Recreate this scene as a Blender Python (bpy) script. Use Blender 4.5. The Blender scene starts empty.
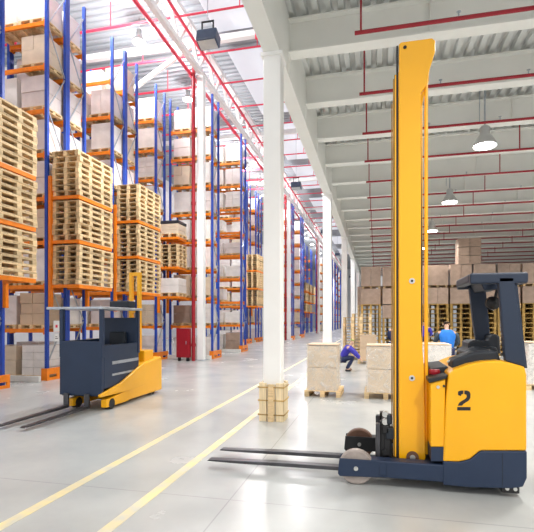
import bpy, math, random
from mathutils import Vector, Matrix
random.seed(7)
PI = math.pi
sc = bpy.context.scene
COL = sc.collection
# ------------------------------------------------------------------ camera model
F, CX, HY, EYE = 460.0, 267.0, 320.0, 1.7
YAW = math.radians(13.4)
SN, CS = math.sin(YAW), math.cos(YAW)

def at(px, py, Y):
    """point on the vertical plane at world depth Y that the photo shows at px,py"""
    a = YAW - math.atan((px - CX) / F)
    X = -math.tan(a) * Y
    d = CS * Y - SN * X
    return Vector((X, Y, EYE + (HY - py) * d / F))

def ground(px, py, z=0.0):
    d = (EYE - z) * F / (py - HY)
    l = (px - CX) / F * d
    return Vector((-SN * d + CS * l, CS * d + SN * l, z))

# ------------------------------------------------------------------ materials
MATS = {}
def mat(name, color, rough=0.6, metal=0.0, var=0.0, scale=6.0, bump=0.0, bscale=40.0, coat=0.0,
        emit=None, estr=0.0, rnd=0.0, stretch=(1, 1, 1), spec=0.4, color2=None, alpha=1.0):
    m = bpy.data.materials.new(name); m.use_nodes = True
    nt = m.node_tree; b = nt.nodes['Principled BSDF']
    b.inputs['Roughness'].default_value = rough
    b.inputs['Metallic'].default_value = metal
    b.inputs['Coat Weight'].default_value = coat
    b.inputs['Specular IOR Level'].default_value = spec
    c = (*color, 1)
    b.inputs['Base Color'].default_value = c
    tc = nt.nodes.new('ShaderNodeTexCoord')
    mp = nt.nodes.new('ShaderNodeMapping'); mp.inputs['Scale'].default_value = stretch
    nt.links.new(tc.outputs['Object'], mp.inputs['Vector'])
    no = nt.nodes.new('ShaderNodeTexNoise'); no.inputs['Scale'].default_value = scale
    no.inputs['Detail'].default_value = 4
    nt.links.new(mp.outputs['Vector'], no.inputs['Vector'])
    mx = nt.nodes.new('ShaderNodeMix'); mx.data_type = 'RGBA'
    c2 = color2 or tuple(max(0, k * (1 - var)) for k in color)
    mx.inputs[6].default_value = c; mx.inputs[7].default_value = (*c2, 1)
    rp = nt.nodes.new('ShaderNodeMapRange')
    rp.inputs['From Min'].default_value = 0.35; rp.inputs['From Max'].default_value = 0.65
    nt.links.new(no.outputs['Fac'], rp.inputs['Value'])
    nt.links.new(rp.outputs['Result'], mx.inputs[0])
    out = mx.outputs[2]
    if rnd > 0:
        oi = nt.nodes.new('ShaderNodeObjectInfo')
        hs = nt.nodes.new('ShaderNodeHueSaturation')
        m2 = nt.nodes.new('ShaderNodeMapRange')
        m2.inputs['To Min'].default_value = 1 - rnd; m2.inputs['To Max'].default_value = 1 + rnd * 0.6
        nt.links.new(oi.outputs['Random'], m2.inputs['Value'])
        nt.links.new(m2.outputs['Result'], hs.inputs['Value'])
        nt.links.new(out, hs.inputs['Color']); out = hs.outputs['Color']
    nt.links.new(out, b.inputs['Base Color'])
    if bump > 0:
        n2 = nt.nodes.new('ShaderNodeTexNoise'); n2.inputs['Scale'].default_value = bscale
        n2.inputs['Detail'].default_value = 3
        nt.links.new(mp.outputs['Vector'], n2.inputs['Vector'])
        bp = nt.nodes.new('ShaderNodeBump'); bp.inputs['Strength'].default_value = bump
        bp.inputs['Distance'].default_value = 0.02
        nt.links.new(n2.outputs['Fac'], bp.inputs['Height'])
        nt.links.new(bp.outputs['Normal'], b.inputs['Normal'])
    if emit:
        b.inputs['Emission Color'].default_value = (*emit, 1)
        b.inputs['Emission Strength'].default_value = estr
    if alpha < 1: b.inputs['Alpha'].default_value = alpha
    MATS[name] = m
    return m

WOOD = mat('pallet_wood', (0.84, 0.62, 0.35), 0.75, var=0.3, scale=5, stretch=(1, 1, 6), rnd=0.28)
WOODD = mat('old_pallet_wood', (0.52, 0.33, 0.10), 0.8, var=0.4, scale=5, rnd=0.3)
PLANK = mat('planed_plank', (0.86, 0.70, 0.45), 0.6, var=0.25, scale=4, stretch=(5, 5, 0.6), rnd=0.12)
BLUE = mat('rack_blue_paint', (0.022, 0.075, 0.45), 0.4, var=0.15)
ORANGE = mat('rack_orange_paint', (0.92, 0.24, 0.008), 0.45, var=0.15)
STEEL = mat('galvanised_steel', (0.50, 0.54, 0.60), 0.35, metal=0.7, var=0.2)
WHITE = mat('white_steel_paint', (0.90, 0.90, 0.89), 0.5, var=0.05, scale=1.5)
GIRD = mat('girder_paint', (0.86, 0.865, 0.83), 0.55, var=0.05, scale=1.2)
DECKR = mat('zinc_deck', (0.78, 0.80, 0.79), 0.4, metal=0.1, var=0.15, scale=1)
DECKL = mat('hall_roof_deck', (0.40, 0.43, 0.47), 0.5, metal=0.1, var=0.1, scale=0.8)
RED = mat('sprinkler_red', (0.34, 0.008, 0.02), 0.4, var=0.1)
PINK = mat('bright_sprinkler_red', (0.80, 0.05, 0.10), 0.4, var=0.1)
YEL = mat('truck_yellow', (0.92, 0.44, 0.002), 0.33, var=0.04, scale=2, coat=0.3)
NAVY = mat('truck_navy', (0.018, 0.034, 0.075), 0.45, var=0.1, scale=3)
GUARD = mat('cab_navy', (0.018, 0.030, 0.058), 0.5, var=0.1, scale=3)
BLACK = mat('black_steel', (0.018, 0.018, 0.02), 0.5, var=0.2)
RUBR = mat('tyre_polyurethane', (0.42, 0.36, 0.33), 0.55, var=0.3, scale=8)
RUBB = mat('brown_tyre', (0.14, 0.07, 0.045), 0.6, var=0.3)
HUB = mat('hub_steel', (0.62, 0.62, 0.60), 0.35, metal=0.7, var=0.1)
FORK = mat('fork_steel', (0.10, 0.10, 0.11), 0.35, metal=0.7, var=0.3)
SEAT = mat('seat_vinyl', (0.016, 0.022, 0.032), 0.55, var=0.15)
CART = mat('carton_tan', (0.66, 0.49, 0.34), 0.6, var=0.12, scale=3, rnd=0.1)
CARTB = mat('wrapped_brown', (0.42, 0.30, 0.23), 0.3, var=0.2, scale=4, bump=0.3, bscale=9, rnd=0.15, coat=0.3)
WRAPW = mat('white_wrap', (0.90, 0.86, 0.82), 0.3, var=0.12, scale=3, bump=0.3, bscale=8, rnd=0.06, coat=0.4)
WRAPP = mat('rosy_wrap', (0.82, 0.73, 0.70), 0.3, var=0.12, scale=3, bump=0.3, bscale=8, rnd=0.1, coat=0.4)
WRAPT = mat('tan_wrap', (0.74, 0.61, 0.46), 0.35, var=0.12, scale=3, bump=0.25, bscale=8, rnd=0.08, coat=0.4)
DARKC = mat('black_sheet', (0.03, 0.03, 0.04), 0.4, var=0.2)
PAPER = mat('paper', (0.85, 0.85, 0.84), 0.6, var=0.03)
CONC = mat('kerb_concrete', (0.74, 0.73, 0.70), 0.6, var=0.1)
LENS = mat('lamp_lens', (0.9, 0.9, 0.9), 0.3, emit=(1, 0.98, 0.94), estr=14)
LAMPM = mat('lamp_metal', (0.62, 0.63, 0.63), 0.3, metal=0.5, var=0.1)
FLOODM = mat('floodlight_navy', (0.06, 0.08, 0.13), 0.4, var=0.2)
ROOFGLOW = mat('roof_glow_panel', (0.5, 0.52, 0.56), 0.5, emit=(0.90, 0.92, 1.0), estr=0.36)  # emission stands in for the overexposed roof deck
SKIN = mat('skin', (0.62, 0.38, 0.27), 0.6, var=0.08)
HAIR = mat('hair_brown', (0.07, 0.04, 0.025), 0.7, var=0.3)
JBLUE = mat('jacket_blue', (0.01, 0.17, 0.62), 0.7, var=0.2, scale=8)
JGREY = mat('jacket_grey', (0.06, 0.08, 0.10), 0.8, var=0.3, scale=8)
JNAVY = mat('workwear_navy', (0.02, 0.03, 0.09), 0.8, var=0.3, scale=8)
JPURP = mat('jacket_violet', (0.05, 0.04, 0.42), 0.7, var=0.2, scale=8)
CAPG = mat('cap_green', (0.35, 0.45, 0.10), 0.7, var=0.2)
WALLM = mat('wall_panel', (0.72, 0.73, 0.75), 0.6, var=0.05)

def film_material():
    m = bpy.data.materials.new('stretch_film'); m.use_nodes = True
    nt = m.node_tree; nt.nodes.remove(nt.nodes['Principled BSDF'])
    tr = nt.nodes.new('ShaderNodeBsdfTransparent')
    gl = nt.nodes.new('ShaderNodeBsdfGlossy'); gl.inputs['Roughness'].default_value = 0.18
    df = nt.nodes.new('ShaderNodeBsdfDiffuse'); df.inputs['Color'].default_value = (0.85, 0.83, 0.80, 1)
    n = nt.nodes.new('ShaderNodeTexNoise'); n.inputs['Scale'].default_value = 7; n.inputs['Detail'].default_value = 5
    n.inputs['Distortion'].default_value = 1.5
    tc = nt.nodes.new('ShaderNodeTexCoord'); nt.links.new(tc.outputs['Object'], n.inputs['Vector'])
    bp = nt.nodes.new('ShaderNodeBump'); bp.inputs['Strength'].default_value = 0.9; bp.inputs['Distance'].default_value = 0.03
    nt.links.new(n.outputs['Fac'], bp.inputs['Height']); nt.links.new(bp.outputs['Normal'], gl.inputs['Normal'])
    a = nt.nodes.new('ShaderNodeMixShader'); a.inputs[0].default_value = 0.35
    nt.links.new(gl.outputs[0], a.inputs[1]); nt.links.new(df.outputs[0], a.inputs[2])
    mr = nt.nodes.new('ShaderNodeMapRange'); mr.inputs['From Min'].default_value = 0.45; mr.inputs['From Max'].default_value = 0.65
    mr.inputs['To Min'].default_value = 0.12; mr.inputs['To Max'].default_value = 0.55
    nt.links.new(n.outputs['Fac'], mr.inputs['Value'])
    b = nt.nodes.new('ShaderNodeMixShader'); nt.links.new(mr.outputs['Result'], b.inputs[0])
    nt.links.new(tr.outputs[0], b.inputs[1]); nt.links.new(a.outputs[0], b.inputs[2])
    nt.links.new(b.outputs[0], nt.nodes['Material Output'].inputs['Surface'])
    return m
FILM = film_material()

# ------------------------------------------------------------------ mesh builder
class MB:
    def __init__(s): s.v = []; s.f = []
    def add(s, vs, fs):
        o = len(s.v); s.v += [tuple(v) for v in vs]; s.f += [tuple(i + o for i in f) for f in fs]; return s
    def box(s, x0, x1, y0, y1, z0, z1):
        return s.add([(x0, y0, z0), (x1, y0, z0), (x1, y1, z0), (x0, y1, z0), (x0, y0, z1), (x1, y0, z1), (x1, y1, z1), (x0, y1, z1)],
                     [(0, 3, 2, 1), (4, 5, 6, 7), (0, 1, 5, 4), (1, 2, 6, 5), (2, 3, 7, 6), (3, 0, 4, 7)])
    def bar(s, p, q, w, h, up=(0, 0, 1)):
        p, q = Vector(p), Vector(q); d = (q - p).normalized(); u = Vector(up)
        if abs(d.dot(u)) > 0.98: u = Vector((0, 1, 0))
        r = d.cross(u).normalized(); u = r.cross(d)
        vs = [c + r * a * w / 2 + u * b * h / 2 for c in (p, q) for a, b in ((-1, -1), (1, -1), (1, 1), (-1, 1))]
        return s.add(vs, [(0, 1, 2, 3), (7, 6, 5, 4), (0, 4, 5, 1), (1, 5, 6, 2), (2, 6, 7, 3), (3, 7, 4, 0)])
    def tube(s, p, q, r, n=10, r2=None):
        p, q = Vector(p), Vector(q); d = (q - p).normalized(); r2 = r if r2 is None else r2
        u = Vector((0, 0, 1)) if abs(d.z) < 0.9 else Vector((1, 0, 0))
        a = d.cross(u).normalized(); b = d.cross(a)
        vs = []
        for c, rr in ((p, r), (q, r2)):
            vs += [c + (a * math.cos(2 * PI * i / n) + b * math.sin(2 * PI * i / n)) * rr for i in range(n)]
        fs = [(i, (i + 1) % n, n + (i + 1) % n, n + i) for i in range(n)] + [tuple(range(n))[::-1], tuple(range(n, 2 * n))]
        return s.add(vs, fs)
    def path(s, pts, r, n=8):
        for a, b in zip(pts, pts[1:]): s.tube(a, b, r, n)
        return s
    def prism_y(s, pts, y0, y1):
        n = len(pts)
        vs = [(x, y0, z) for x, z in pts] + [(x, y1, z) for x, z in pts]
        return s.add(vs, [tuple(range(n)), tuple(range(n, 2 * n))[::-1]] + [(i, n + i, n + (i + 1) % n, (i + 1) % n) for i in range(n)])
    def lathe(s, prof, c=(0, 0, 0), n=20, axis='z'):
        vs = []
        for r, h in prof:
            for i in range(n):
                a = 2 * PI * i / n
                if axis == 'z': vs.append((c[0] + r * math.cos(a), c[1] + r * math.sin(a), c[2] + h))
                else: vs.append((c[0] + r * math.cos(a), c[1] + h, c[2] + r * math.sin(a)))
        fs = []
        for k in range(len(prof) - 1):
            for i in range(n):
                fs.append((k * n + i, k * n + (i + 1) % n, (k + 1) * n + (i + 1) % n, (k + 1) * n + i))
        fs.append(tuple(range(n))[::-1]); fs.append(tuple(range((len(prof) - 1) * n, len(prof) * n)))
        return s.add(vs, fs)
    def mesh(s, name, m):
        me = bpy.data.meshes.new(name); me.from_pydata(s.v, [], s.f)
        me.materials.append(m); me.validate(); me.update()
        import bmesh
        bm = bmesh.new(); bm.from_mesh(me); bmesh.ops.recalc_face_normals(bm, faces=bm.faces); bm.to_mesh(me); bm.free()
        return me
    def build(s, name, m, parent=None, loc=None, bevel=0, smooth=False, seg=2):
        return put(name, s.mesh(name, m), parent, loc, bevel, smooth, seg)

def put(name, me, parent=None, loc=None, bevel=0, smooth=False, seg=2):
    o = bpy.data.objects.new(name, me); COL.objects.link(o)
    if parent: o.parent = parent
    if loc is not None: o.location = loc
    if smooth:
        for p in me.polygons: p.use_smooth = True
    if bevel:
        b = o.modifiers.new('bevel', 'BEVEL'); b.width = bevel; b.segments = seg; b.limit_method = 'ANGLE'; b.angle_limit = 0.6
    return o

def empty(name, loc=(0, 0, 0), rz=0.0, parent=None):
    o = bpy.data.objects.new(name, None); COL.objects.link(o)
    o.location = loc; o.rotation_euler = (0, 0, rz); o.empty_display_size = 0.1
    if parent: o.parent = parent
    return o

def tag(o, label, cat, group=None, kind=None):
    if label: o['label'] = label
    if cat: o['category'] = cat
    if group: o['group'] = group
    if kind: o['kind'] = kind
    return o

def thing(name, label, cat, loc=(0, 0, 0), rz=0.0, group=None):
    return tag(empty(name, loc, rz), label, cat, group)

def struct(name, mb, m, label=None, **k):
    o = mb.build(name, m, **k); o['kind'] = 'structure'
    if label: o['label'] = label
    return o

SKIP = set()   # keys of loads and pallets the photo shows nothing of
#SKIPDATA
MERGE = set('B0_0 B0_1 B1_0 B1_1 B2_0 B2_1 B2_2 B2_3 B2_4 B2_5 B2_6 B3_0 B3_1 B4_0 B5_0 B5_1 B5_10 B5_2 B6_10 B6_2 B6_3 B7_0 B7_1 B7_2 B8_0 B8_1 B8_10 B8_2 B8_3 B8_4 B8_5 B8_6 B8_7 B8_8 B8_9 B9_0 B9_1 B9_10 B9_2 B9_3 B9_4 B9_5 B9_6 B9_7 B9_8 B9_9 Bp2 Bp5 Bp6 Bp8 Bp9 F0_0 F0_1 F0_2 F1_0 PL0_0_r_0 PL0_1_r_0 PL0_5_r_0 PL0_6_r_0 PL0_7_r_0 PL10_0_f_0 PL10_0_f_1 PL10_0_r_0 PL10_2_f_0 PL10_2_f_1 PL10_2_r_0 PL10_3_f_0 PL10_8_f_0 PL11_0_r_0 PL11_1_r_0 PL11_4_r_0 PL11_5_f_0 PL11_5_r_0 PL11_7_r_0 PL11_8_r_0 PL14_0_f_0 PL14_0_f_1 PL14_0_r_1 PL14_1_f_0 PL14_1_f_1 PL14_1_r_0 PL14_1_r_1 PL14_2_f_0 PL14_2_f_1 PL14_3_f_0 PL14_3_f_1 PL14_3_r_0 PL14_3_r_1 PL14_4_f_0 PL14_4_f_1 PL14_4_r_1 PL14_5_f_0 PL14_5_f_1 PL14_5_r_1 PL14_6_f_0 PL14_6_f_1 PL14_6_r_1 PL14_7_f_0 PL14_7_f_1 PL14_7_r_1 PL14_8_f_0 PL14_8_f_1 PL14_8_r_1 PL15_0_f_0 PL15_0_f_1 PL15_1_f_0 PL15_1_f_1 PL15_1_r_1 PL15_2_f_0 PL15_2_f_1 PL15_3_f_0 PL15_4_f_0 PL15_4_f_1 PL15_5_r_0 PL15_5_r_1 PL15_6_f_0 PL15_7_f_0 PL15_7_f_1 PL15_8_f_0 PL16_0_f_0 PL16_1_f_0 PL16_2_f_0 PL16_3_f_0 PL16_4_f_0 PL16_5_f_0 PL16_6_f_0 PL16_7_f_0 PL16_8_f_0 PL17_0_f_0 PL17_1_f_0 PL17_2_f_0 PL17_2_r_0 PL17_3_r_0 PL17_4_f_0 PL17_5_f_0 PL17_5_r_0 PL17_6_f_0 PL17_6_r_0 PL17_7_f_0 PL17_7_r_0 PL17_8_f_0 PL17_8_r_0 PL18_0_f_0 PL18_1_f_0 PL18_1_r_0 PL18_2_f_0 PL18_4_f_0 PL18_4_r_0 PL18_5_f_0 PL18_5_r_0 PL18_6_f_0 PL18_6_r_0 PL18_7_f_0 PL18_7_r_0 PL18_8_r_0 PL1_0_r_0 PL1_0_r_1 PL1_2_r_0 PL1_3_f_1 PL1_3_r_1 PL1_4_f_1 PL1_4_r_1 PL1_5_f_1 PL1_5_r_0 PL1_6_f_1 PL1_7_r_1 PL2_0_r_0 PL2_0_r_1 PL2_1_r_0 PL2_1_r_1 PL2_2_f_1 PL2_2_r_0 PL2_2_r_1 PL2_3_f_1 PL2_4_r_0 PL2_8_r_1 PL3_0_f_0 PL3_0_f_1 PL3_1_f_1 PL3_2_f_0 PL3_3_f_0 PL3_3_f_1 PL3_4_f_0 PL3_4_f_1 PL4_0_f_0 PL4_0_f_1 PL5_0_f_0 PL5_0_f_1 PL6_0_f_0 PL6_0_f_1 PL6_0_r_0 PL6_0_r_1 PL6_1_f_0 PL6_1_f_1 PL6_1_r_0 PL6_1_r_1 PL6_2_r_0 PL6_2_r_1 PL6_3_r_0 PL6_3_r_1 PL6_4_f_0 PL6_4_f_1 PL6_5_f_0 PL6_5_f_1 PL6_5_r_0 PL6_6_r_0 PL6_6_r_1 PL6_8_f_0 PL6_8_f_1 PL6_8_r_0 PL7_0_f_0 PL7_0_r_0 PL7_1_r_0 PL7_5_f_0 PL7_5_r_0 PL7_6_r_0 PL7_7_r_0 PL8_0_f_0 PL8_0_f_1 PL8_1_f_0 PL8_1_f_1 PL8_2_f_0 PL8_2_f_1 PL8_3_f_0 PL8_3_f_1 PL8_4_f_0 PL8_4_f_1 PL8_5_f_0 PL8_5_f_1 PL8_6_f_1 PL8_7_f_1 PL8_8_f_0 PL8_8_f_1 PL9_0_f_0 PL9_0_f_1 PL9_0_r_0 PL9_1_r_0 PL9_1_r_1 PL9_2_f_0 PL9_2_r_0 PL9_3_f_1 PL9_3_r_0 PL9_3_r_1 PL9_4_f_1 PL9_4_r_0 PL9_5_f_1 PL9_5_r_0 PL9_6_f_1 PL9_7_r_1 PL9_8_f_1 PL9_8_r_0 PL9_8_r_1 S11_0_0 S11_0_1 S11_0_2 S11_0_3 S11_0_4 S11_0_5 S11_1_0 S11_1_1 S11_1_2 S11_1_3 S11_1_4 S11_1_5 S11_2_0 S11_2_1 S11_2_2 S11_2_3 S11_2_4 S11_2_5 S12_1_0 S12_1_1 S12_1_2 S12_1_3 S12_1_4 S12_1_5 S12_2_0 S12_2_1 S12_2_2 S12_2_3 S12_2_4 S12_2_5'.split())
SKIP = set('Bl9 Bu9 L0_0_f_0 L0_0_f_1 L0_0_r_1 L0_1_f_0 L0_1_f_1 L0_1_r_1 L0_2_f_0 L0_2_f_1 L0_2_r_0 L0_2_r_1 L0_3_f_0 L0_3_f_1 L0_3_r_0 L0_3_r_1 L0_4_f_0 L0_4_r_0 L0_5_f_0 L0_5_f_1 L0_5_r_1 L0_6_f_0 L0_6_f_1 L0_6_r_1 L0_7_f_1 L0_8_f_0 L0_8_f_1 L0_8_r_0 L0_8_r_1 L10_0_r_1 L10_1_f_0 L10_1_f_1 L10_1_r_0 L10_1_r_1 L10_2_f_0 L10_2_f_1 L10_2_r_0 L10_2_r_1 L10_3_f_1 L10_3_r_0 L10_4_f_0 L10_4_f_1 L10_4_r_0 L10_5_f_0 L10_5_f_1 L10_5_r_0 L10_5_r_1 L10_6_f_0 L10_6_f_1 L10_6_r_0 L10_6_r_1 L10_7_f_0 L10_7_f_1 L10_7_r_0 L10_7_r_1 L10_8_f_1 L10_8_r_0 L10_8_r_1 L11_0_f_0 L11_0_f_1 L11_0_r_1 L11_1_f_0 L11_1_f_1 L11_1_r_1 L11_2_f_0 L11_2_f_1 L11_2_r_0 L11_2_r_1 L11_3_f_0 L11_3_f_1 L11_3_r_0 L11_3_r_1 L11_4_r_0 L11_4_r_1 L11_5_f_0 L11_5_f_1 L11_5_r_1 L11_6_f_0 L11_6_f_1 L11_6_r_1 L11_7_f_0 L11_7_f_1 L11_7_r_1 L11_8_f_0 L11_8_f_1 L11_8_r_1 L14_0_r_0 L14_1_r_0 L14_1_r_1 L14_2_r_0 L14_3_r_0 L14_3_r_1 L14_4_r_0 L14_5_r_0 L14_5_r_1 L14_6_r_0 L14_7_r_0 L14_8_r_0 L15_0_r_0 L15_0_r_1 L15_1_f_1 L15_1_r_0 L15_1_r_1 L15_2_r_0 L15_2_r_1 L15_3_f_1 L15_3_r_0 L15_3_r_1 L15_4_f_1 L15_4_r_0 L15_5_r_1 L15_6_f_1 L15_6_r_0 L15_6_r_1 L15_7_r_0 L15_7_r_1 L15_8_f_1 L15_8_r_0 L15_8_r_1 L16_0_f_1 L16_0_r_0 L16_0_r_1 L16_1_f_1 L16_1_r_0 L16_1_r_1 L16_2_f_1 L16_2_r_0 L16_2_r_1 L16_3_f_1 L16_3_r_0 L16_3_r_1 L16_4_f_1 L16_4_r_0 L16_4_r_1 L16_5_f_1 L16_5_r_0 L16_5_r_1 L16_6_f_1 L16_6_r_0 L16_6_r_1 L16_7_f_1 L16_7_r_0 L16_7_r_1 L16_8_f_1 L16_8_r_0 L16_8_r_1 L17_0_f_1 L17_0_r_0 L17_0_r_1 L17_1_f_1 L17_1_r_0 L17_1_r_1 L17_2_f_1 L17_2_r_0 L17_2_r_1 L17_3_r_1 L17_4_r_1 L17_5_f_1 L17_5_r_0 L17_6_f_1 L17_6_r_0 L17_6_r_1 L17_7_f_1 L17_7_r_0 L17_7_r_1 L17_8_f_1 L17_8_r_0 L17_8_r_1 L18_0_f_1 L18_0_r_0 L18_0_r_1 L18_1_f_1 L18_1_r_0 L18_1_r_1 L18_2_f_1 L18_2_r_0 L18_2_r_1 L18_3_f_1 L18_3_r_1 L18_4_f_1 L18_4_r_0 L18_4_r_1 L18_5_f_1 L18_5_r_0 L18_5_r_1 L18_6_f_1 L18_6_r_0 L18_6_r_1 L18_7_f_1 L18_7_r_0 L18_7_r_1 L18_8_f_1 L18_8_r_1 L1_1_r_1 L1_2_r_1 L1_3_r_1 L1_4_f_1 L1_4_r_1 L1_5_f_1 L1_5_r_1 L2_0_f_0 L2_0_f_1 L2_1_r_1 L2_2_f_1 L2_2_r_1 L2_3_f_1 L2_3_r_1 L2_4_f_1 L2_4_r_1 L2_5_f_1 L2_5_r_1 L3_2_f_1 L3_4_f_1 L3_5_f_1 L6_2_r_0 L6_2_r_1 L6_3_r_0 L6_3_r_1 L6_4_r_0 L6_4_r_1 L6_5_r_1 L6_8_r_1 L7_0_f_1 L7_0_r_1 L7_1_f_1 L7_1_r_1 L7_2_f_0 L7_2_f_1 L7_2_r_0 L7_2_r_1 L7_3_f_0 L7_3_f_1 L7_3_r_0 L7_3_r_1 L7_4_f_0 L7_4_f_1 L7_4_r_0 L7_4_r_1 L7_5_r_1 L7_6_f_1 L7_6_r_1 L7_7_f_1 L7_7_r_1 L7_8_f_1 L7_8_r_1 L9_0_r_1 L9_1_f_1 L9_1_r_0 L9_1_r_1 L9_2_f_1 L9_2_r_0 L9_2_r_1 L9_3_f_1 L9_3_r_0 L9_3_r_1 L9_4_r_0 L9_4_r_1 L9_5_r_0 L9_5_r_1 L9_6_r_0 L9_6_r_1 L9_8_r_0 PL0_0_f_0 PL0_0_f_1 PL0_0_r_1 PL0_1_f_0 PL0_1_f_1 PL0_1_r_1 PL0_2_f_0 PL0_2_f_1 PL0_2_r_0 PL0_2_r_1 PL0_3_f_0 PL0_3_f_1 PL0_3_r_0 PL0_3_r_1 PL0_4_f_0 PL0_4_r_0 PL0_5_f_0 PL0_5_f_1 PL0_5_r_1 PL0_6_f_0 PL0_6_f_1 PL0_6_r_1 PL0_7_f_1 PL0_8_f_0 PL0_8_f_1 PL0_8_r_0 PL0_8_r_1 PL10_0_r_1 PL10_1_f_0 PL10_1_f_1 PL10_1_r_0 PL10_1_r_1 PL10_2_r_1 PL10_3_f_1 PL10_3_r_0 PL10_4_f_0 PL10_4_f_1 PL10_4_r_0 PL10_5_f_0 PL10_5_f_1 PL10_5_r_0 PL10_5_r_1 PL10_6_f_0 PL10_6_f_1 PL10_6_r_0 PL10_6_r_1 PL10_7_f_0 PL10_7_f_1 PL10_7_r_0 PL10_7_r_1 PL10_8_f_1 PL10_8_r_0 PL10_8_r_1 PL11_0_f_0 PL11_0_f_1 PL11_0_r_1 PL11_1_f_0 PL11_1_f_1 PL11_1_r_1 PL11_2_f_0 PL11_2_f_1 PL11_2_r_0 PL11_2_r_1 PL11_3_f_0 PL11_3_f_1 PL11_3_r_0 PL11_3_r_1 PL11_4_r_1 PL11_5_f_1 PL11_5_r_1 PL11_6_f_0 PL11_6_f_1 PL11_6_r_1 PL11_7_f_0 PL11_7_f_1 PL11_7_r_1 PL11_8_f_0 PL11_8_f_1 PL11_8_r_1 PL14_0_r_0 PL14_2_r_0 PL14_4_r_0 PL14_5_r_0 PL14_6_r_0 PL14_7_r_0 PL14_8_r_0 PL15_0_r_0 PL15_0_r_1 PL15_1_r_0 PL15_2_r_0 PL15_2_r_1 PL15_3_f_1 PL15_3_r_0 PL15_3_r_1 PL15_4_r_0 PL15_6_f_1 PL15_6_r_0 PL15_6_r_1 PL15_7_r_0 PL15_7_r_1 PL15_8_f_1 PL15_8_r_0 PL15_8_r_1 PL16_0_f_1 PL16_0_r_0 PL16_0_r_1 PL16_1_f_1 PL16_1_r_0 PL16_1_r_1 PL16_2_f_1 PL16_2_r_0 PL16_2_r_1 PL16_3_f_1 PL16_3_r_0 PL16_3_r_1 PL16_4_f_1 PL16_4_r_0 PL16_4_r_1 PL16_5_f_1 PL16_5_r_0 PL16_5_r_1 PL16_6_f_1 PL16_6_r_0 PL16_6_r_1 PL16_7_f_1 PL16_7_r_0 PL16_7_r_1 PL16_8_f_1 PL16_8_r_0 PL16_8_r_1 PL17_0_f_1 PL17_0_r_0 PL17_0_r_1 PL17_1_f_1 PL17_1_r_0 PL17_1_r_1 PL17_2_f_1 PL17_2_r_1 PL17_3_r_1 PL17_4_r_1 PL17_5_f_1 PL17_6_f_1 PL17_6_r_1 PL17_7_f_1 PL17_7_r_1 PL17_8_f_1 PL17_8_r_1 PL18_0_f_1 PL18_0_r_0 PL18_0_r_1 PL18_1_f_1 PL18_1_r_1 PL18_2_f_1 PL18_2_r_0 PL18_2_r_1 PL18_3_f_1 PL18_3_r_1 PL18_4_f_1 PL18_4_r_1 PL18_5_f_1 PL18_5_r_1 PL18_6_f_1 PL18_6_r_1 PL18_7_f_1 PL18_7_r_1 PL18_8_f_1 PL18_8_r_1 PL1_1_r_1 PL1_2_r_1 PL1_5_r_1 PL2_0_f_0 PL2_0_f_1 PL2_3_r_1 PL2_4_f_1 PL2_4_r_1 PL2_5_f_1 PL2_5_r_1 PL3_2_f_1 PL3_5_f_1 PL6_4_r_0 PL6_4_r_1 PL6_5_r_1 PL6_8_r_1 PL7_0_f_1 PL7_0_r_1 PL7_1_f_1 PL7_1_r_1 PL7_2_f_0 PL7_2_f_1 PL7_2_r_0 PL7_2_r_1 PL7_3_f_0 PL7_3_f_1 PL7_3_r_0 PL7_3_r_1 PL7_4_f_0 PL7_4_f_1 PL7_4_r_0 PL7_4_r_1 PL7_5_r_1 PL7_6_f_1 PL7_6_r_1 PL7_7_f_1 PL7_7_r_1 PL7_8_f_1 PL7_8_r_1 PL9_0_r_1 PL9_1_f_1 PL9_2_f_1 PL9_2_r_1 PL9_4_r_1 PL9_5_r_1 PL9_6_r_0 PL9_6_r_1'.split())
KEYS = {}
REST = MB()

def copy_tree(o, parent=None):
    c = o.copy(); COL.objects.link(c)
    if parent: c.parent = parent
    for ch in list(PARTS.get(o.name, ())):
        d = ch.copy(); COL.objects.link(d); d.parent = c
        for g in PARTS.get(ch.name, ()):
            e = g.copy(); COL.objects.link(e); e.parent = d
    return c
PARTS = {}

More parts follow.
